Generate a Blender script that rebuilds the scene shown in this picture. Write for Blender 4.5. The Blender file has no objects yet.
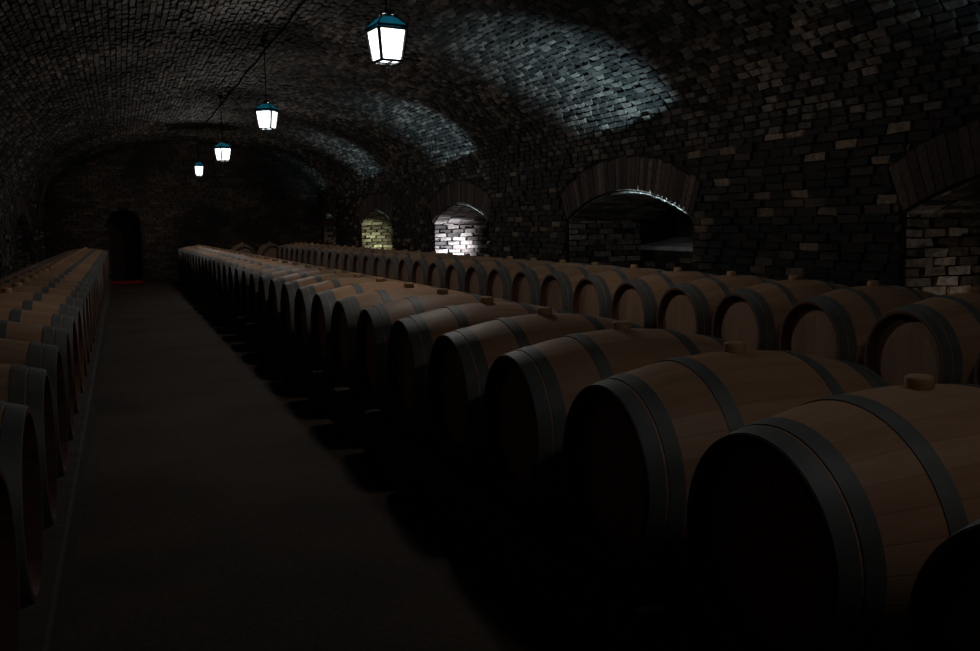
import bpy, math, random
from mathutils import Vector, Matrix
random.seed(7)
PI = math.pi
scn = bpy.context.scene
COL = scn.collection
scn.view_settings.view_transform = 'Standard'
scn.view_settings.look = 'None'
scn.view_settings.gamma = 1
scn.view_settings.exposure = 0.0
scn.view_settings.use_curve_mapping = False

EYE = 1.34
WR, WL = 5.29, -1.742            # side walls (x)
CX = (WR + WL) / 2; HW = (WR - WL) / 2
SPRING, CROWN = 2.07, 3.67
Y0, Y1 = -2.5, 26.4

# ------------------------------------------------------------------ materials
def new_mat(name):
    m = bpy.data.materials.new(name); m.use_nodes = True
    nt = m.node_tree; b = nt.nodes['Principled BSDF']
    return m, nt, b
def nd(nt, t, **kw):
    n = nt.nodes.new(t)
    for k, v in kw.items():
        if k in n.inputs.keys(): n.inputs[k].default_value = v
        else: setattr(n, k, v)
    return n
def ramp(nt, stops):
    r = nt.nodes.new('ShaderNodeValToRGB')
    e = r.color_ramp.elements
    while len(e) < len(stops): e.new(0.5)
    for i, (p, c) in enumerate(stops):
        e[i].position = p; e[i].color = (*c, 1)
    return r
def noise_mat(name, c0, c1, scale, rough, bump=0.3, metal=0.0, detail=5, spec=0.3, stretch=(1, 1, 1)):
    m, nt, b = new_mat(name)
    tc = nd(nt, 'ShaderNodeTexCoord'); mp = nd(nt, 'ShaderNodeMapping'); mp.inputs['Scale'].default_value = stretch
    nt.links.new(tc.outputs['Object'], mp.inputs['Vector'])
    n = nd(nt, 'ShaderNodeTexNoise', Scale=scale, Detail=detail)
    nt.links.new(mp.outputs[0], n.inputs['Vector'])
    r = ramp(nt, [(0.3, c0), (0.7, c1)])
    nt.links.new(n.outputs['Fac'], r.inputs[0]); nt.links.new(r.outputs[0], b.inputs['Base Color'])
    b.inputs['Roughness'].default_value = rough; b.inputs['Metallic'].default_value = metal
    b.inputs['Specular IOR Level'].default_value = spec
    if bump:
        bp = nd(nt, 'ShaderNodeBump', Strength=bump, Distance=0.01)
        nt.links.new(n.outputs['Fac'], bp.inputs['Height']); nt.links.new(bp.outputs[0], b.inputs['Normal'])
    return m
def brick_mat(name, stops, rough=0.75, dirt=(0.25, 1.0), dscale=0.9):
    m, nt, b = new_mat(name)
    at = nd(nt, 'ShaderNodeAttribute', attribute_name='tone')
    r = ramp(nt, stops); nt.links.new(at.outputs['Fac'], r.inputs[0])
    tc = nd(nt, 'ShaderNodeTexCoord')
    n1 = nd(nt, 'ShaderNodeTexNoise', Scale=dscale, Detail=4.0); nt.links.new(tc.outputs['Object'], n1.inputs['Vector'])
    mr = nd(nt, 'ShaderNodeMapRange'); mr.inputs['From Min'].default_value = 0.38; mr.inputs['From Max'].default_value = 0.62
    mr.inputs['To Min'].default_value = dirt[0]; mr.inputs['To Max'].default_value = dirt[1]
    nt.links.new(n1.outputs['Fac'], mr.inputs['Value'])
    n2 = nd(nt, 'ShaderNodeTexNoise', Scale=22.0, Detail=4.0); nt.links.new(tc.outputs['Object'], n2.inputs['Vector'])
    mr2 = nd(nt, 'ShaderNodeMapRange'); mr2.inputs['From Min'].default_value = 0.35; mr2.inputs['From Max'].default_value = 0.65
    mr2.inputs['To Min'].default_value = 0.55; mr2.inputs['To Max'].default_value = 1.15
    nt.links.new(n2.outputs['Fac'], mr2.inputs['Value'])
    mu = nd(nt, 'ShaderNodeMath', operation='MULTIPLY')
    nt.links.new(mr.outputs[0], mu.inputs[0]); nt.links.new(mr2.outputs[0], mu.inputs[1])
    vm = nd(nt, 'ShaderNodeVectorMath', operation='SCALE')
    nt.links.new(r.outputs[0], vm.inputs[0]); nt.links.new(mu.outputs[0], vm.inputs['Scale'])
    nt.links.new(vm.outputs[0], b.inputs['Base Color'])
    b.inputs['Roughness'].default_value = rough; b.inputs['Specular IOR Level'].default_value = 0.3
    bp = nd(nt, 'ShaderNodeBump', Strength=0.6, Distance=0.012)
    nt.links.new(n2.outputs['Fac'], bp.inputs['Height']); nt.links.new(bp.outputs[0], b.inputs['Normal'])
    return m

M = {}
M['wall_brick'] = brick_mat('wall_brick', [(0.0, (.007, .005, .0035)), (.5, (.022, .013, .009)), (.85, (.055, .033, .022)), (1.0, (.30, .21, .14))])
M['vault_brick'] = brick_mat('vault_brick', [(0.0, (.015, .012, .010)), (.5, (.06, .046, .037)), (1.0, (.235, .185, .15))], dscale=.6, dirt=(.22, 1.0))
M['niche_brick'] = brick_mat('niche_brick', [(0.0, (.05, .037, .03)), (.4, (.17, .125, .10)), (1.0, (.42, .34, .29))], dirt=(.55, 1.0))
M['soldier'] = brick_mat('soldier_brick', [(0.0, (.03, .015, .011)), (.6, (.08, .047, .036)), (1.0, (.18, .12, .09))], dirt=(.6, 1.0))
M['mortar'] = noise_mat('old_mortar', (.005, .004, .0035), (.013, .011, .009), 8, .95)
M['end_brick'] = brick_mat('end_brick', [(0.0, (.055, .036, .025)), (.7, (.11, .074, .05)), (1.0, (.17, .115, .08))], dirt=(.1, 1.0), dscale=.45)
M['plaster'] = noise_mat('niche_plaster', (.24, .23, .21), (.42, .40, .37), 5, .9)
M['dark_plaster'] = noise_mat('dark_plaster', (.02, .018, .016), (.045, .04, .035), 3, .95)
M['plinth'] = noise_mat('plinth_stone', (.045, .035, .027), (.085, .067, .052), 9, .85)
M['rail'] = noise_mat('rail_timber', (.05, .03, .02), (.10, .06, .04), 6, .8, stretch=(6, .6, 6))
M['hoop'] = noise_mat('galvanised_hoop', (.15, .165, .165), (.24, .255, .25), 7, .6, bump=.05, metal=.2, spec=.4)
M['bung'] = noise_mat('bung_wood', (.45, .29, .15), (.62, .42, .25), 30, .7, bump=.1)
M['iron'] = noise_mat('black_iron', (.015, .015, .016), (.03, .03, .032), 20, .5, bump=.1, metal=.5)
M['cable'] = noise_mat('cable_rubber', (.002, .002, .002), (.004, .004, .004), 20, 1.0, bump=0, spec=0.0)
M['mat_red'] = noise_mat('red_carpet', (.45, .01, .012), (.62, .02, .022), 40, .95, bump=.3)
M['door'] = noise_mat('door_timber', (.02, .012, .008), (.035, .022, .015), 6, .8, stretch=(8, 8, .6))

def oak(name, cols, stained=False):
    m, nt, b = new_mat(name)
    tc = nd(nt, 'ShaderNodeTexCoord'); sp = nd(nt, 'ShaderNodeSeparateXYZ')
    nt.links.new(tc.outputs['Object'], sp.inputs[0])
    if stained is None:                          # staves run along x: divide by angle
        at = nd(nt, 'ShaderNodeMath', operation='ARCTAN2')
        nt.links.new(sp.outputs['Y'], at.inputs[0]); nt.links.new(sp.outputs['Z'], at.inputs[1])
        mu = nd(nt, 'ShaderNodeMath', operation='MULTIPLY'); mu.inputs[1].default_value = 30 / (2 * PI)
        nt.links.new(at.outputs[0], mu.inputs[0])
        mp = nd(nt, 'ShaderNodeMapping'); mp.inputs['Scale'].default_value = (1.2, 9, 9)
    else:                                        # head boards run upright
        mu = nd(nt, 'ShaderNodeMath', operation='MULTIPLY'); mu.inputs[1].default_value = 11
        nt.links.new(sp.outputs['Y'], mu.inputs[0])
        mp = nd(nt, 'ShaderNodeMapping'); mp.inputs['Scale'].default_value = (9, 9, 1.2)
    fl = nd(nt, 'ShaderNodeMath', operation='FLOOR'); nt.links.new(mu.outputs[0], fl.inputs[0])
    fr = nd(nt, 'ShaderNodeMath', operation='FRACT'); nt.links.new(mu.outputs[0], fr.inputs[0])
    oi = nd(nt, 'ShaderNodeObjectInfo')
    ad = nd(nt, 'ShaderNodeMath', operation='ADD'); nt.links.new(fl.outputs[0], ad.inputs[0])
    m9 = nd(nt, 'ShaderNodeMath', operation='MULTIPLY'); m9.inputs[1].default_value = 97
    nt.links.new(oi.outputs['Random'], m9.inputs[0]); nt.links.new(m9.outputs[0], ad.inputs[1])
    wn = nd(nt, 'ShaderNodeTexWhiteNoise', noise_dimensions='1D'); nt.links.new(ad.outputs[0], wn.inputs['W'])
    va = nd(nt, 'ShaderNodeVectorMath', operation='ADD')
    nt.links.new(tc.outputs['Object'], va.inputs[0]); nt.links.new(m9.outputs[0], va.inputs[1])
    nt.links.new(va.outputs[0], mp.inputs['Vector'])
    n = nd(nt, 'ShaderNodeTexNoise', Scale=4.0, Detail=5.0); nt.links.new(mp.outputs[0], n.inputs['Vector'])
    mx = nd(nt, 'ShaderNodeMath', operation='MULTIPLY_ADD'); mx.inputs[1].default_value = .38
    nt.links.new(wn.outputs['Value'], mx.inputs[0])
    m3 = nd(nt, 'ShaderNodeMath', operation='MULTIPLY'); m3.inputs[1].default_value = .62
    nt.links.new(n.outputs['Fac'], m3.inputs[0]); nt.links.new(m3.outputs[0], mx.inputs[2])
    r = ramp(nt, [(.2, cols[0]), (.8, cols[1])]); nt.links.new(mx.outputs[0], r.inputs[0])
    col = r.outputs[0]
    # joint lines
    pp = nd(nt, 'ShaderNodeMath', operation='PINGPONG'); pp.inputs[1].default_value = .5
    nt.links.new(mu.outputs[0], pp.inputs[0])
    jr = nd(nt, 'ShaderNodeMapRange'); jr.inputs['From Max'].default_value = .04; jr.inputs['To Min'].default_value = .75
    nt.links.new(pp.outputs[0], jr.inputs['Value'])
    vs = nd(nt, 'ShaderNodeVectorMath', operation='SCALE')
    nt.links.new(col, vs.inputs[0]); nt.links.new(jr.outputs[0], vs.inputs['Scale'])
    nt.links.new(vs.outputs[0], b.inputs['Base Color'])
    bp = nd(nt, 'ShaderNodeBump', Strength=.35, Distance=.004)
    nt.links.new(jr.outputs[0], bp.inputs['Height']); nt.links.new(bp.outputs[0], b.inputs['Normal'])
    b.inputs['Roughness'].default_value = .55; b.inputs['Specular IOR Level'].default_value = .35
    return m
M['oak'] = oak('oak_staves', ((.46, .255, .145), (.64, .40, .245)), None)
M['chime'] = noise_mat('stained_end_grain', (.10, .045, .03), (.17, .08, .05), 25, .7, bump=.1)
M['oak_head'] = oak('oak_head', ((.30, .17, .105), (.44, .275, .175)), False)

def floor_mat():
    m, nt, b = new_mat('worn_floor')
    tc = nd(nt, 'ShaderNodeTexCoord')
    n1 = nd(nt, 'ShaderNodeTexNoise', Scale=1.1, Detail=6.0); nt.links.new(tc.outputs['Object'], n1.inputs['Vector'])
    n2 = nd(nt, 'ShaderNodeTexNoise', Scale=38.0, Detail=5.0); nt.links.new(tc.outputs['Object'], n2.inputs['Vector'])
    r = ramp(nt, [(.35, (.046, .029, .018)), (.68, (.088, .058, .038))]); nt.links.new(n1.outputs['Fac'], r.inputs[0])
    mr = nd(nt, 'ShaderNodeMapRange'); mr.inputs['From Min'].default_value = .3; mr.inputs['From Max'].default_value = .7
    mr.inputs['To Min'].default_value = .7; mr.inputs['To Max'].default_value = 1.15
    nt.links.new(n2.outputs['Fac'], mr.inputs['Value'])
    vs = nd(nt, 'ShaderNodeVectorMath', operation='SCALE'); nt.links.new(r.outputs[0], vs.inputs[0]); nt.links.new(mr.outputs[0], vs.inputs['Scale'])
    nt.links.new(vs.outputs[0], b.inputs['Base Color'])
    bp = nd(nt, 'ShaderNodeBump', Strength=.4, Distance=.006); nt.links.new(n2.outputs['Fac'], bp.inputs['Height'])
    nt.links.new(bp.outputs[0], b.inputs['Normal'])
    b.inputs['Roughness'].default_value = .85; b.inputs['Specular IOR Level'].default_value = .2
    return m
M['floor'] = floor_mat()

LAMP = 85.0
def emit(name, col, s):
    m, nt, b = new_mat(name)
    b.inputs['Base Color'].default_value = (.8, .85, .9, 1)
    b.inputs['Emission Color'].default_value = (*col, 1); b.inputs['Emission Strength'].default_value = s
    return m
def pane_mat(name, s):
    m, nt, b = new_mat(name); nt.nodes.remove(b); out = nt.nodes['Material Output']
    tr = nd(nt, 'ShaderNodeBsdfTransparent'); em = nd(nt, 'ShaderNodeEmission', Strength=s); em.inputs['Color'].default_value = (.86, .95, 1, 1)
    mx = nd(nt, 'ShaderNodeMixShader'); mx.inputs[0].default_value = .5
    nt.links.new(tr.outputs[0], mx.inputs[1]); nt.links.new(em.outputs[0], mx.inputs[2]); nt.links.new(mx.outputs[0], out.inputs['Surface'])
    return m
M['pane'] = pane_mat('lit_frosted_pane', 4.0)
def teal_glass():
    m, nt, b = new_mat('teal_lantern_glass')
    nt.nodes.remove(b)
    out = nt.nodes['Material Output']
    tr = nd(nt, 'ShaderNodeBsdfTranslucent'); tr.inputs['Color'].default_value = (.00008, .0015, .0024, 1)
    df = nd(nt, 'ShaderNodeBsdfDiffuse'); df.inputs['Color'].default_value = (.0002, .002, .003, 1)
    mx = nd(nt, 'ShaderNodeMixShader'); mx.inputs[0].default_value = .4
    nt.links.new(tr.outputs[0], mx.inputs[1]); nt.links.new(df.outputs[0], mx.inputs[2])
    nt.links.new(mx.outputs[0], out.inputs['Surface'])
    return m
M['teal'] = teal_glass()

# ------------------------------------------------------------------ mesh helpers
class MB:
    def __init__(s): s.v = []; s.f = []; s.m = []; s.t = []
    def poly(s, pts, mi=0, tone=.5):
        i = len(s.v); s.v += [tuple(p) for p in pts]; s.f.append(tuple(range(i, i + len(pts)))); s.m.append(mi); s.t.append(tone)
    def box(s, a, b, mi=0, tone=.5):
        x0, y0, z0 = a; x1, y1, z1 = b
        i = len(s.v)
        s.v += [(x0, y0, z0), (x1, y0, z0), (x1, y1, z0), (x0, y1, z0), (x0, y0, z1), (x1, y0, z1), (x1, y1, z1), (x0, y1, z1)]
        for q in ((0, 3, 2, 1), (4, 5, 6, 7), (0, 1, 5, 4), (1, 2, 6, 5), (2, 3, 7, 6), (3, 0, 4, 7)):
            s.f.append(tuple(i + k for k in q)); s.m.append(mi); s.t.append(tone)
    def brick(s, q, n, h, mi=0, gap=.006, jit=.004):
        """q: four base corners (in order); raised by h along n with an inset, jittered top"""
        q = [Vector(p) for p in q]; n = Vector(n)
        c = sum(q, Vector()) / 4
        base = []; top = []
        for p in q:
            d = (c - p); L = d.length
            b = p + d * min(.45, gap / max(L, 1e-4)); base.append(b)
            k = min(.45, (gap + .007) / max(L, 1e-4))
            j = Vector([random.uniform(-jit, jit) for _ in range(3)])
            top.append(p + d * k + n * (h + random.uniform(-.3, .3) * h * .5) + j)
        i = len(s.v); s.v += [tuple(p) for p in base + top]
        tone = random.random() ** 1.1
        for f in ((4, 5, 6, 7), (0, 1, 5, 4), (1, 2, 6, 5), (2, 3, 7, 6), (3, 0, 4, 7)):
            s.f.append(tuple(i + k for k in f)); s.m.append(mi); s.t.append(tone)
    def lathe(s, prof, axis='z', seg=32, mi=0, closed=False, cap0=False, cap1=False):
        i0 = len(s.v); n = len(prof)
        for k in range(seg):
            a = 2 * PI * k / seg; c, sn = math.cos(a), math.sin(a)
            for (r, h) in prof:
                s.v.append((r * c, r * sn, h) if axis == 'z' else (h, r * c, r * sn))
        for k in range(seg):
            k2 = (k + 1) % seg
            for j in range(n if closed else n - 1):
                j2 = (j + 1) % n
                f = (i0 + k * n + j, i0 + k2 * n + j, i0 + k2 * n + j2, i0 + k * n + j2)
                s.f.append(f); s.m.append(mi); s.t.append(.5)
        if cap0: s.f.append(tuple(i0 + k * n for k in range(seg))); s.m.append(mi); s.t.append(.5)
        if cap1: s.f.append(tuple(i0 + k * n + n - 1 for k in range(seg))); s.m.append(mi); s.t.append(.5)
    def tube(s, pts, r, seg=8):
        pts = [Vector(p) for p in pts]; i0 = len(s.v)
        for k, p in enumerate(pts):
            d = (pts[min(k + 1, len(pts) - 1)] - pts[max(k - 1, 0)]).normalized()
            u = d.orthogonal().normalized() if k == 0 else (u - d * u.dot(d)).normalized()
            w = d.cross(u)
            for q in range(seg):
                a = 2 * PI * q / seg; s.v.append(tuple(p + u * math.cos(a) * r + w * math.sin(a) * r))
        for k in range(len(pts) - 1):
            for q in range(seg):
                q2 = (q + 1) % seg
                s.f.append((i0 + k * seg + q, i0 + k * seg + q2, i0 + (k + 1) * seg + q2, i0 + (k + 1) * seg + q)); s.m.append(0); s.t.append(.5)
        s.f.append(tuple(i0 + q for q in range(seg))[::-1]); s.m.append(0); s.t.append(.5)
        e = i0 + (len(pts) - 1) * seg
        s.f.append(tuple(e + q for q in range(seg))); s.m.append(0); s.t.append(.5)
    def build(s, name, mats, parent=None, smooth=False, tone=False, fix=True):
        me = bpy.data.meshes.new(name); me.from_pydata(s.v, [], s.f)
        for m in (mats if isinstance(mats, list) else [mats]): me.materials.append(m)
        me.polygons.foreach_set('material_index', s.m)
        if tone:
            at = me.attributes.new('tone', 'FLOAT', 'FACE'); at.data.foreach_set('value', s.t)
        me.update()
        if fix:
            import bmesh
            bm = bmesh.new(); bm.from_mesh(me); bmesh.ops.recalc_face_normals(bm, faces=bm.faces); bm.to_mesh(me); bm.free()
        if smooth: me.shade_smooth() if hasattr(me, 'shade_smooth') else me.polygons.foreach_set('use_smooth', [True] * len(me.polygons))
        o = bpy.data.objects.new(name, me); COL.objects.link(o)
        if parent is not None: o.parent = parent
        return o
def auto_smooth(o, deg=35):
    me = o.data
    try: me.set_sharp_from_angle(angle=math.radians(deg))
    except Exception: pass
def empty(name, loc=(0, 0, 0), rz=0):
    o = bpy.data.objects.new(name, None); COL.objects.link(o); o.location = loc; o.rotation_euler = (0, 0, rz)
    o.empty_display_size = .1
    return o
def tag(o, label, cat, group=None, kind=None):
    o['label'] = label; o['category'] = cat
    if group: o['group'] = group
    if kind: o['kind'] = kind
    return o
def structure(o, label=None):
    o['kind'] = 'structure'
    if label: o['label'] = label
    return o
def copy_tree(o, parent=None):
    c = o.copy(); COL.objects.link(c)
    if parent is not None: c.parent = parent
    for ch in list(o.children): copy_tree(ch, c)
    return c

# ------------------------------------------------------------------ room shell
def vault_z(x):
    d = min(1.0, abs((x - CX) / HW)); return SPRING + (CROWN - SPRING) * math.sqrt(max(0, 1 - d * d))

# floor
mb = MB(); mb.box((WL - 2.2, Y0 - .2, -.1), (WR + 2.2, Y1 + 2.2, 0))
structure(mb.build('floor', M['floor']), 'worn brown cellar floor')

# ceiling: the brick barrel vault
mb = MB()
N = 240; arc = []
for k in range(N + 1):
    a = PI * k / N; arc.append((CX + HW * math.cos(a), SPRING + (CROWN - SPRING) * math.sin(a)))
cum = [0]
for k in range(N): cum.append(cum[-1] + math.dist(arc[k], arc[k + 1]))
def arc_at(s):
    s = max(0, min(cum[-1], s)); lo, hi = 0, N
    while hi - lo > 1:
        mid = (lo + hi) // 2
        if cum[mid] <= s: lo = mid
        else: hi = mid
    f = (s - cum[lo]) / (cum[hi] - cum[lo]); a, b = arc[lo], arc[hi]
    return (a[0] + (b[0] - a[0]) * f, a[1] + (b[1] - a[1]) * f)
nc = int(cum[-1] / .066); ds = cum[-1] / nc
pts = [arc_at(i * ds) for i in range(nc + 1)]
for i in range(nc):
    (xa, za), (xb, zb) = pts[i], pts[i + 1]
    mb.poly([(xa, Y0, za), (xb, Y0, zb), (xb, Y1, zb), (xa, Y1, za)], 1)
    nx, nz = -(zb - za), (xb - xa)
    L = math.hypot(nx, nz); nx /= L; nz /= L
    if nx * (CX - xa) + nz * (SPRING - 1 - za) < 0: nx, nz = -nx, -nz
    y = Y0 - random.uniform(0, .26)
    while y < Y1:
        l = random.uniform(.165, .205)
        ya, yb = max(Y0, y), min(Y1, y + l)
        if yb - ya > .05:
            h = random.choice([.016, .02, .024, .03, .012])
            mb.brick([(xa, ya, za), (xb, ya, zb), (xb, yb, zb), (xa, yb, za)], (nx, 0, nz), h, 0, gap=.016, jit=.006)
        y += l
structure(mb.build('ceiling', [M['vault_brick'], M['mortar']], tone=True, fix=False), 'dark brick barrel vault')

# side walls with deep arched niches
NICHES = [(2.48 + 5.51 * k, 5.28 + 5.51 * k) for k in range(4)] + [(24.5, 26.2)]
SILL, NSPR, RISE, DEPTH = .40, 1.37, .31, 1.05
def nrad(n):
    w = n[1] - n[0]; return ((w / 2) ** 2 + RISE ** 2) / (2 * RISE)
def arch_z(y, n):
    c = (n[0] + n[1]) / 2; d = y - c; RAD = nrad(n)
    return NSPR + RISE - RAD + math.sqrt(max(0, RAD * RAD - d * d))
def side_wall(X, s, name, label):
    """X wall plane, s=+1: niche goes to +x (room side is -x)"""
    mb = MB(); nrm = (-s, 0, 0)
    SOL = .41
    # mortar backing
    ys = set([Y0, Y1]); y = Y0
    while y < Y1: ys.add(round(y, 3)); y += .25
    for n in NICHES:
        for k in range(25): ys.add(round(n[0] + (n[1] - n[0]) * k / 24, 4))
    ys = sorted(ys)
    def inn(y):
        for n in NICHES:
            if n[0] <= y <= n[1]: return n
    for a, b in zip(ys, ys[1:]):
        n = inn((a + b) / 2)
        if n:
            mb.poly([(X, a, 0), (X, b, 0), (X, b, SILL), (X, a, SILL)], 1)
            mb.poly([(X, a, arch_z(a, n)), (X, b, arch_z(b, n)), (X, b, SPRING + .02), (X, a, SPRING + .02)], 1)
            # intrados
            mb.poly([(X, a, arch_z(a, n)), (X, b, arch_z(b, n)), (X + s * (DEPTH + .6), b, arch_z(b, n)), (X + s * (DEPTH + .6), a, arch_z(a, n))], 1)
        else:
            mb.poly([(X, a, 0), (X, b, 0), (X, b, SPRING + .02), (X, a, SPRING + .02)], 1)
    # face bricks
    h = .072; z = 0.0; row = 0
    while z < SPRING:
        z1 = min(SPRING, z + h); y = Y0 - (.13 if row % 2 else 0) - random.uniform(0, .03)
        while y < Y1:
            l = random.uniform(.24, .28); ya, yb = max(y, Y0), min(y + l, Y1); y += l
            segs = [(ya, yb)]
            for n in NICHES:
                ns = []
                for (p, q) in segs:
                    if z1 <= SILL + .02: ns.append((p, q)); continue
                    c = (n[0] + n[1]) / 2; NW = n[1] - n[0]; RAD = nrad(n)
                    zm = (z + z1) / 2; rr = RAD + SOL; cz = NSPR + RISE - RAD
                    # half opening at this height: niche or its ring of voussoirs
                    hw = NW / 2
                    if zm > NSPR:
                        k = rr * rr - (zm - cz) ** 2
                        hw = math.sqrt(k) if k > 0 else 0
                        lim = NW / 2 + (zm - NSPR) * (NW / 2) / (RAD - RISE)
                        hw = min(hw, lim)
                    o0, o1 = c - hw, c + hw
                    if hw <= 0 or q <= o0 or p >= o1: ns.append((p, q)); continue
                    if p < o0: ns.append((p, o0))
                    if q > o1: ns.append((o1, q))
                segs = ns
            for p, q in segs:
                if q - p < .035: continue
                hh = random.choice([.014, .02, .026, .034, .018])
                zz = random.uniform(-.004, .004)
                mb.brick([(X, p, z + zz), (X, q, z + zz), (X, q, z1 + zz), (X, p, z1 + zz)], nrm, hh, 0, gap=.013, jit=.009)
        z += h; row += 1
    for n in NICHES:
        c = (n[0] + n[1]) / 2; RAD = nrad(n); cz = NSPR + RISE - RAD; amax = math.asin((n[1] - n[0]) / 2 / RAD)
        # voussoirs: bricks on edge fanned round the arch
        K = int((n[1] - n[0]) / .078)
        for k in range(K):
            a0 = -amax + 2 * amax * k / K; a1 = -amax + 2 * amax * (k + 1) / K
            r0 = RAD; r1 = RAD + SOL + random.uniform(-.03, .0)
            q = [(X, c + r * math.sin(a), cz + r * math.cos(a)) for (r, a) in ((r0, a0), (r0, a1), (r1, a1), (r1, a0))]
            mb.brick(q, nrm, random.uniform(.018, .024), 2, gap=.014, jit=.001)
            # the same bricks seen from below
            ni = (0, -math.sin((a0 + a1) / 2), -math.cos((a0 + a1) / 2))
            for d0 in [i * .25 for i in range(5)]:
                q = [(X + s * d, c + RAD * math.sin(a), cz + RAD * math.cos(a)) for (d, a) in ((d0, a0), (d0, a1), (d0 + .25, a1), (d0 + .25, a0))]
                mb.brick(q, ni, random.uniform(.008, .02), 3, gap=.006, jit=.003)
        # jambs
        for yj, ny in ((n[0], 1), (n[1], -1)):
            mb.poly([(X, yj, SILL), (X + s * (DEPTH + .6), yj, SILL), (X + s * (DEPTH + .6), yj, NSPR + .01), (X, yj, NSPR + .01)], 1)
            z = SILL; row = 0
            while z < NSPR - .01:
                z1 = min(NSPR, z + h); d = -.13 if row % 2 else 0
                while d < DEPTH:
                    l = random.uniform(.23, .28); da, db = max(d, 0), min(d + l, DEPTH); d += l
                    if db - da < .03: continue
                    mb.brick([(X + s * da, yj, z), (X + s * db, yj, z), (X + s * db, yj, z1), (X + s * da, yj, z1)], (0, ny, 0), random.uniform(.015, .045), 3, gap=.016, jit=.008)
                z += h; row += 1
        # back: lower brick apron, pale sloping sill, dark recess above it
        XB = X + s * DEPTH; XD = X + s * (DEPTH + .55); AP = 1.03
        mb.poly([(XB, n[0], SILL), (XB, n[1], SILL), (XB, n[1], AP), (XB, n[0], AP)], 1)
        z = SILL; row = 0
        while z < AP - h - .01:
            z1 = min(AP, z + h); y = n[0] - (.13 if row % 2 else 0)
            while y < n[1]:
                l = random.uniform(.24, .28); ya, yb = max(y, n[0]), min(y + l, n[1]); y += l
                if yb - ya > .03: mb.brick([(XB, ya, z), (XB, yb, z), (XB, yb, z1), (XB, ya, z1)], nrm, random.uniform(.01, .03), 0, gap=.009)
            z += h; row += 1
        mb.poly([(XB - s * .03, n[0], AP), (XB - s * .03, n[1], AP), (XD, n[1], AP + .10), (XD, n[0], AP + .10)], 4)
        mb.poly([(XB - s * .03, n[0], AP - .05), (XB - s * .03, n[1], AP - .05), (XB - s * .03, n[1], AP), (XB - s * .03, n[0], AP)], 4)
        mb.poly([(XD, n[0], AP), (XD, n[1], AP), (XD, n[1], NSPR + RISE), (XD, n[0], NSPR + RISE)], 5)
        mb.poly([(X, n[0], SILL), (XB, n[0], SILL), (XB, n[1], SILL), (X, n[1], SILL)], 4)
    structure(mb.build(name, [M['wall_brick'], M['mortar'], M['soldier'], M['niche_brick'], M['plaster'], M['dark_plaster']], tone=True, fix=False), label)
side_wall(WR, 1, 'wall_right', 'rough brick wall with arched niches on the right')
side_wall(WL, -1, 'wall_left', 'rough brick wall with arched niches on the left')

# end walls
DX0, DX1, DTOP, DSP = -.29, .55, 1.84, 1.42
def door_z(x):
    c = (DX0 + DX1) / 2; hw = (DX1 - DX0) / 2; d = min(1, abs(x - c) / hw)
    return DSP + (DTOP - DSP) * math.sqrt(1 - d * d)
def end_wall(Y, s, name, door, label):
    mb = MB(); nrm = (0, -s, 0)
    xs = set([WL, WR]); x = WL
    while x < WR: xs.add(round(x, 3)); x += .15
    for k in range(17): xs.add(DX0 + (DX1 - DX0) * k / 16)
    xs = sorted(xs)
    for a, b in zip(xs, xs[1:]):
        za, zb = vault_z(a), vault_z(b)
        if door and DX0 <= (a + b) / 2 <= DX1:
            mb.poly([(a, Y, door_z(a)), (b, Y, door_z(b)), (b, Y, zb), (a, Y, za)], 1)
            mb.poly([(a, Y, door_z(a)), (b, Y, door_z(b)), (b, Y + s * 1.5, door_z(b)), (a, Y + s * 1.5, door_z(a))], 1)
        else:
            mb.poly([(a, Y, 0), (b, Y, 0), (b, Y, zb), (a, Y, za)], 1)
    h = .083; z = 0; row = 0
    while z < CROWN:
        x = WL - (.13 if row % 2 else 0)
        while x < WR:
            l = random.uniform(.24, .28); a, b = max(WL, x), min(WR, x + l); x += l
            if min(vault_z(a), vault_z(b)) < z + h: continue
            if door and z < DTOP:
                k = max(0, z - DSP) / (DTOP - DSP); w = (DX1 - DX0) / 2 * math.sqrt(max(0, 1 - k * k)); cd = (DX0 + DX1) / 2
                if a < cd - w < b: b = cd - w
                elif a < cd + w < b: a = cd + w
                elif cd - w <= a and b <= cd + w: continue
            if b - a < .04: continue
            mb.brick([(a, Y, z), (b, Y, z), (b, Y, z + h), (a, Y, z + h)], nrm, random.uniform(.01, .03), 0, gap=.009)
        z += h; row += 1
    if door:
        for xj, nx in ((DX0, 1), (DX1, -1)):
            mb.poly([(xj, Y, 0), (xj, Y + s * 1.5, 0), (xj, Y + s * 1.5, DSP), (xj, Y, DSP)], 1)
            z = 0; row = 0
            while z < DSP:
                d = -.13 if row % 2 else 0
                while d < 1.3:
                    a, b = max(0, d), d + .26; d += .26
                    mb.brick([(xj, Y + s * a, z), (xj, Y + s * b, z), (xj, Y + s * b, z + h), (xj, Y + s * a, z + h)], (nx, 0, 0), random.uniform(.01, .03), 0, gap=.009)
                z += h; row += 1
    structure(mb.build(name, [M['end_brick'], M['mortar']], tone=True, fix=False), label)
end_wall(Y1, 1, 'wall_back', True, 'brick end wall with an arched doorway')
end_wall(Y0, -1, 'wall_front', False, 'brick end wall')
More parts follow.
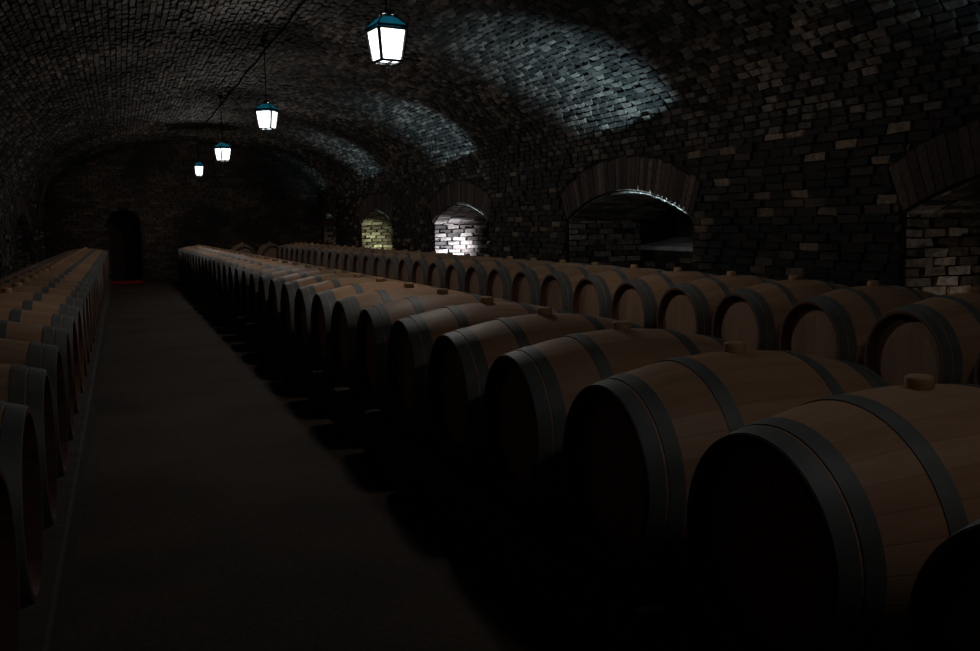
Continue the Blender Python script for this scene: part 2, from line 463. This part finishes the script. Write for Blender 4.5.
# door leaf deep in the passage
mb = MB()
for k in range(7):
    a = DX0 + (DX1 - DX0) * k / 7; b = DX0 + (DX1 - DX0) * (k + 1) / 7
    mb.box((a + .004, Y1 + 1.32, 0), (b - .004, Y1 + 1.37, min(door_z(a + .01), door_z(b - .01)) - .02))
mb.box((DX0, Y1 + 1.37, 0), (DX1, Y1 + 1.40, DTOP))
d = structure(mb.build('door_1', M['door']), 'dark plank door deep in the far doorway')
mb = MB(); mb.box((DX1 - .16, Y1 + 1.28, .98), (DX1 - .13, Y1 + 1.325, 1.14)); mb.build('door_handle', M['iron'], d)

# raised plinths that carry the rows
AXZ = .591
ROWL_A, ROW1_A, ROW2_A = -.262, 1.302, 3.784      # aisle-side faces
BL = .95
def plinth(name, x0, x1, y0, y1, label):
    mb = MB(); hz = .22; bv = .012
    prof = [(x0, 0), (x0, hz - bv), (x0 + bv, hz), (x1 - bv, hz), (x1, hz - bv), (x1, 0)]
    y = y0; 
    while y < y1 - .01:
        ye = min(y + 1.2, y1)
        for (a, b) in zip(prof, prof[1:]):
            mb.poly([(a[0], y + .002, a[1]), (b[0], y + .002, b[1]), (b[0], ye - .002, b[1]), (a[0], ye - .002, a[1])])
        mb.poly([(p[0], y + .002, p[1]) for p in prof]); mb.poly([(p[0], ye - .002, p[1]) for p in prof][::-1])
        y = ye
    structure(mb.build(name, M['plinth']), label)
plinth('trim_1', WL + .04, -.240, .3, 24.4, 'low stone kerb under the left barrel row')
plinth('trim_2', 1.34, 2.34, .3, 24.7, 'low stone kerb under the middle barrel row')
plinth('trim_3', 3.70, WR - .06, .3, 25.3, 'low stone kerb under the wall-side barrel row')

# ------------------------------------------------------------------ barrels
def rad(x):                                   # x from -BL/2..BL/2
    return .341 - .075 * (abs(x) / (BL / 2)) ** 1.9
def hoop_mb(x0, x1, seg):
    mb = MB(); th = .0035
    xs = [x0 + (x1 - x0) * k / 4 for k in range(5)]
    prof = [(rad(x) + th, x) for x in xs] + [(rad(x) - .004, x) for x in reversed(xs)]
    mb.lathe(prof, 'x', seg, closed=True)
    return mb
def make_barrel(seg=48):
    root = empty('wine_barrel')
    H = BL / 2
    mb = MB(); n = 18
    out = [(rad(-H + BL * k / n), -H + BL * k / n) for k in range(n + 1)]
    prof = [(rad(H) - .052, -H + .055), (rad(H) - .026, -H + .042), (rad(H) - .016, -H)] + out + [(rad(H) - .016, H), (rad(H) - .026, H - .042), (rad(H) - .052, H - .055)]
    mb.lathe(prof, 'x', seg)
    npf = len(prof)
    for i in range(len(mb.f)):
        if (i % (npf - 1)) in (0, 1, 2, npf - 4, npf - 3, npf - 2): mb.m[i] = 1
    o = mb.build('body', [M['oak'], M['chime']], root, smooth=True); auto_smooth(o, 32)
    for sgn in (-1, 1):
        mb = MB(); xo = sgn * (H - .046)
        r = rad(H) - .0275
        mb.lathe([(.0005, xo), (r * .5, xo), (r - .03, xo), (r - .002, xo - sgn * .008), (r - .002, xo - sgn * .022), (.0005, xo - sgn * .022)], 'x', seg)
        o = mb.build('head', M['oak_head'], root, smooth=True); auto_smooth(o, 25)
    for sgn in (-1, 1):
        for a, b in ((.0015, .048), (.056, .100), (.252, .300)):
            x0, x1 = -H + a, -H + b
            if sgn > 0: x0, x1 = -x1, -x0
            m_ = hoop_mb(x0, x1, seg)
            # rivets where the hoop overlaps
            o = m_.build('hoop', M['hoop'], root, smooth=True); auto_smooth(o, 40)
    mb = MB()
    mb.lathe([(.031, .336), (.034, .343), (.0335, .366), (.029, .370)], 'z', 16, cap0=True, cap1=True)
    o = mb.build('bung', M['bung'], root, smooth=True); auto_smooth(o, 30)
    return root
ONES = ['', 'first', 'second', 'third', 'fourth', 'fifth', 'sixth', 'seventh', 'eighth', 'ninth', 'tenth', 'eleventh', 'twelfth', 'thirteenth', 'fourteenth', 'fifteenth', 'sixteenth', 'seventeenth', 'eighteenth', 'nineteenth', 'twentieth']
def barrel_row(xface, side, y0, n, row, near_note, first=None):
    """side +1: barrel extends to +x from its aisle face"""
    for k in range(n):
        o = proto if (first and k == 0) else copy_tree(proto)
        o.location = (xface + side * BL / 2, y0 + .721 * k, AXZ)
        o.rotation_euler = (random.uniform(-.05, .05), 0, random.uniform(-.012, .012) + (PI if side < 0 else 0))
        i = k + 1; j = n - k
        if i == 1: t = near_note
        elif i <= n // 2 + 1: t = '%s from the camera' % ONES[i]
        elif j == 1: t = 'last at the far end'
        else: t = '%s from the far end' % ONES[j]
        tag(o, 'oak barrel in the %s, %s' % (row, t), 'barrel', 'wine barrels in the ' + row)
proto = make_barrel()
barrel_row(ROW1_A, 1, .998, 33, 'middle row', 'cut off at the bottom right corner', True)
barrel_row(ROW2_A, 1, 3.046, 31, 'rear row by the right wall', 'cut off at the right edge')
barrel_row(ROWL_A, -1, 2.118, 31, 'left row', 'cut off at the bottom left corner')

# two barrels facing up the gap at the far end, on their own rests
for k, (x, lb) in enumerate(((2.98, 'oak wine barrel lying end-on across the far gap between rows, left one of two'), (3.60, 'oak wine barrel lying end-on across the far gap between rows, right one of two'))):
    o = copy_tree(proto); o.location = (3.0 + .72 * k, 25.6, AXZ); o.rotation_euler = (0, 0, PI / 2)
    tag(o, lb, 'barrel', 'barrels lying end-on at the far end')

def rail(x0, x1, y0, y1, zt, label, group, ydir=True, zb=.22):
    mb = MB(); b = .008
    prof = [(x0, zb), (x0, zt - b), (x0 + b, zt), (x1 - b, zt), (x1, zt - b), (x1, zb)]
    for (p, q) in zip(prof, prof[1:] + prof[:1]):
        mb.poly([(p[0], y0, p[1]), (q[0], y0, q[1]), (q[0], y1, q[1]), (p[0], y1, p[1])])
    mb.poly([(p[0], y0, p[1]) for p in prof]); mb.poly([(p[0], y1, p[1]) for p in prof][::-1])
    tag(mb.build('barrel_rail', M['rail']), label, 'rail', group)
off = .30; zt = AXZ - rad(.26) + .0005
for xf, s, y0, y1, nm in ((ROWL_A, -1, 1.7, 24.3, 'left row'), (ROW1_A, 1, .6, 24.6, 'middle row'), (ROW2_A, 1, 2.6, 25.2, 'rear row by the right wall')):
    c = xf + s * BL / 2
    for sg, w in ((-1, 'aisle side' if s > 0 else 'wall side'), (1, 'aisle side' if s < 0 else 'wall side')):
        rail(c + sg * off - .04, c + sg * off + .04, y0, y1, zt, 'dark timber rail under the barrels of the %s, %s' % (nm, w), 'timber rails under the ' + nm)
for yy, w in ((25.3, 'nearer'), (25.9, 'farther')):
    mb = MB(); mb.box((2.45, yy - .04, 0), (4.1, yy + .04, zt - .004)); tag(mb.build('barrel_rail', M['rail']), 'thick timber rest under the end-on barrels, %s of two' % w, 'rail', 'timber rests under the end-on barrels')

# ------------------------------------------------------------------ lanterns
def make_lantern():
    root = empty('hanging_lantern')
    WT, WB, HT = .122, .090, .236      # half widths top / bottom
    # origin at glass centre
    zt, zb = HT / 2, -HT / 2
    mb = MB()
    g = .012
    def ring(hw_out, z0, z1, th):
        for sx in (0, 1, 2, 3):
            a = sx * PI / 2; c, s = math.cos(a), math.sin(a)
            x0, x1 = hw_out - th, hw_out
            q = [(x0, -hw_out), (x1, -hw_out), (x1, hw_out), (x0, hw_out)]
            q = [(x * c - y * s, x * s + y * c) for x, y in q]
            i = len(mb.v); mb.v += [(x, y, z0) for x, y in q] + [(x, y, z1) for x, y in q]
            for f in ((0, 3, 2, 1), (4, 5, 6, 7), (0, 1, 5, 4), (1, 2, 6, 5), (2, 3, 7, 6), (3, 0, 4, 7)):
                mb.f.append(tuple(i + k for k in f)); mb.m.append(0); mb.t.append(.5)
    ring(WT + .006, zt - .002, zt + .016, .02); ring(WB + .006, zb - .016, zb + .002, .02)
    for sx in (-1, 1):
        for sy in (-1, 1):
            mb.tube([(sx * WB, sy * WB, zb), (sx * WT, sy * WT, zt)], .015, 6)
    mb.build('frame', M['iron'], root)
    for k in range(4):
        a = k * PI / 2; c, s = math.cos(a), math.sin(a)
        mb = MB()
        def R(x, y, z): return (x * c - y * s, x * s + y * c, z)
        t = .004
        o = [R(WB, -WB + .019, zb + .003), R(WB, WB - .019, zb + .003), R(WT, WT - .019, zt - .003), R(WT, -WT + .019, zt - .003)]
        i_ = [R(WB - t, -WB + .019, zb + .003), R(WB - t, WB - .019, zb + .003), R(WT - t, WT - .019, zt - .003), R(WT - t, -WT + .019, zt - .003)]
        mb.v += o + i_
        for f in ((0, 1, 2, 3), (7, 6, 5, 4), (0, 4, 5, 1), (1, 5, 6, 2), (2, 6, 7, 3), (3, 7, 4, 0)):
            mb.f.append(f); mb.m.append(0); mb.t.append(.5)
        mb.build('glass_pane', M['pane'], root)
    # roof: a four-sided tapering hood of teal glass with ribs and a vent cap
    mb = MB(); lv = [(.135, zt + .018), (.128, zt + .040), (.075, zt + .095), (.045, zt + .115)]
    for (w0, z0), (w1, z1) in zip(lv, lv[1:]):
        for k in range(4):
            a = k * PI / 2; c, s = math.cos(a), math.sin(a)
            mb.poly([(x * c - y * s, x * s + y * c, z) for x, y, z in ((w0, -w0, z0), (w0, w0, z0), (w1, w1, z1), (w1, -w1, z1))])
    hood = mb.build('hood', M['teal'], root)
    for sx in (-1, 1):
        for sy in (-1, 1):
            mb = MB(); mb.tube([(sx * w, sy * w, z) for w, z in lv], .006, 6); mb.build('hood_rib', M['iron'], hood)
    mb = MB(); mb.lathe([(.05, zt + .113), (.05, zt + .128), (.062, zt + .130), (.045, zt + .15), (.012, zt + .165), (.010, zt + .19)], 'z', 20, cap0=True, cap1=True)
    mb.build('vent_cap', M['iron'], root)
    mb = MB(); mb.box((-WB + .016, -WB + .016, zb - .012), (WB - .016, WB - .016, zb - .007)); mb.build('glass_pane', M['pane'], root)
    mb = MB(); mb.box((-WB, -.007, zb - .024), (WB, .007, zb - .014)); mb.box((-.007, -WB, zb - .0245), (.007, WB, zb - .0145))
    mb.lathe([(.022, zb - .022), (.020, zb - .04), (.010, zb - .05), (.014, zb - .06), (.004, zb - .078)], 'z', 16, cap0=True, cap1=True)
    mb.build('base', M['iron'], root)
    mb = MB()
    mb.lathe([(.006, zt - .13), (.028, zt - .11), (.032, zt - .07), (.018, zt - .03), (.014, zt + .0)], 'z', 16, cap0=True, cap1=True)
    return root
LCOL = M['pane']
LX = 1.774
lamps = [(.93, 1.26, 10, 1, 'lit lantern right above the nearest barrels, beyond the top edge'), (6.452, 1.232, 24, 1, 'largest lit lantern in view, hanging near the top edge'),
         (12.008, 1.322, 22.7, -1, 'second largest lit lantern in view, hanging on a visible long cord'),
         (17.334, 1.293, 32.7, 1, 'small lit lantern, second from the far end of the vault'),
         (22.685, 1.314, 3, 1, 'farthest and smallest lit lantern above the far end')]
lan = make_lantern()
for i, (y, h, al, sg, lb) in enumerate(lamps):
    o = lan if i == 0 else copy_tree(lan)
    z = EYE + h; x = LX + (.014 if i == 1 else 0)
    o.location = (x, y, z)
    dirc = math.atan2(-y, -x)                      # towards the camera
    o.rotation_euler = (0, 0, dirc + sg * math.radians(al)); o.scale = (.84, .84, .84); zs = (vault_z(x) - .03 - z) / .84
    tag(o, lb, 'lantern', 'lanterns hanging along the vault')
    mb = MB(); mb.tube([(0, 0, .14 + .185), (0, 0, zs)], .008, 8)
    mb.lathe([(.02, zs - .06), (.05, zs - .02), (.055, zs)], 'z', 16, cap0=True, cap1=True)
    mb.build('cord', M['cable'], o)
    # bulb that lights the hood from inside
    L = bpy.data.lights.new('lantern_bulb', 'POINT'); L.energy = LAMP * (.34 if i == 0 else 1); L.shadow_soft_size = .05; L.color = (1, .95, .89)
    lo = bpy.data.objects.new('lantern_bulb', L); COL.objects.link(lo); lo.parent = o; lo.location = (0, 0, 0)
# electric cable clipped along the crown
mb = MB(); P = []
y = Y0 + .02; k = 0
while y < 22.8:
    P.append((LX + .105 + .01 * math.sin(k * 1.7), y, CROWN - .045 - .02 * abs(math.sin(k * .9)))); y += .6; k += 1
mb.tube(P, .010, 8)
tag(mb.build('power_cable', M['cable']), 'black power cable running along the crown of the brick vault', 'cable')

# red mat before the far door
mb = MB(); mb.box((DX0 + .03, Y1 - 1.1, .0), (DX1 - .04, Y1 + .25, .012))
for k in range(26):
    x = DX0 + .04 + k * .036
    mb.box((x, Y1 - 1.14, 0), (x + .012, Y1 - 1.1, .006))
tag(mb.build('doormat', M['mat_red']), 'red mat on the floor in the far arched doorway', 'mat')

# ------------------------------------------------------------------ lamps standing in the niches (hidden behind the barrels)
def spot(name, loc, aim, energy, col, angle=120, blend=.4, size=.03):
    L = bpy.data.lights.new(name, 'SPOT'); L.energy = energy; L.color = col; L.spot_size = math.radians(angle); L.spot_blend = blend; L.shadow_soft_size = size
    o = bpy.data.objects.new(name, L); COL.objects.link(o); o.location = loc
    o.rotation_euler = (Vector(aim) - Vector(loc)).to_track_quat('-Z', 'Y').to_euler()
for k, n in enumerate(NICHES):
    e = [180, 950, 420, 230, 50][k]
    spot('niche_uplight', (WR + .07, n[0] + .20, .72), (WR - .14, n[0] + 1.22, 3.0), e, (.50, .83, 1.0), 64, .85, .012)
    f = [(1.3, (1, .88, .70)), None, (165, (.74, .84, 1.0)), (40, (.84, 1, .60)), (.8, (1, .6, .4))][k]
    if f: spot('niche_washlight', (WR + .5, n[1] - .42, .62), (WR + .32, n[1], .80), f[0], f[1], 125, .8)

# ------------------------------------------------------------------ world and camera
w = bpy.data.worlds.new('World'); scn.world = w; w.use_nodes = True
w.node_tree.nodes['Background'].inputs[0].default_value = (0, 0, 0, 1)
F = 941.4
d1 = Vector((119.02 - 490, -(230.1 - 325.5), -F)).normalized()      # cellar axis in camera axes
hz = Vector((1, .016, 0))
up = hz.cross(d1).normalized()
if up.y < 0: up = -up
nx = d1.cross(up).normalized()
Rwc = Matrix((nx, d1, up)).transposed()                         # world -> camera
cam = bpy.data.cameras.new('Camera'); co = bpy.data.objects.new('Camera', cam); COL.objects.link(co)
cam.sensor_width = 36; cam.lens = F / 980 * 36; cam.clip_end = 100; cam.clip_start = .05
co.matrix_world = Matrix.Translation((0, 0, EYE)) @ Rwc.transposed().to_4x4()
scn.camera = co
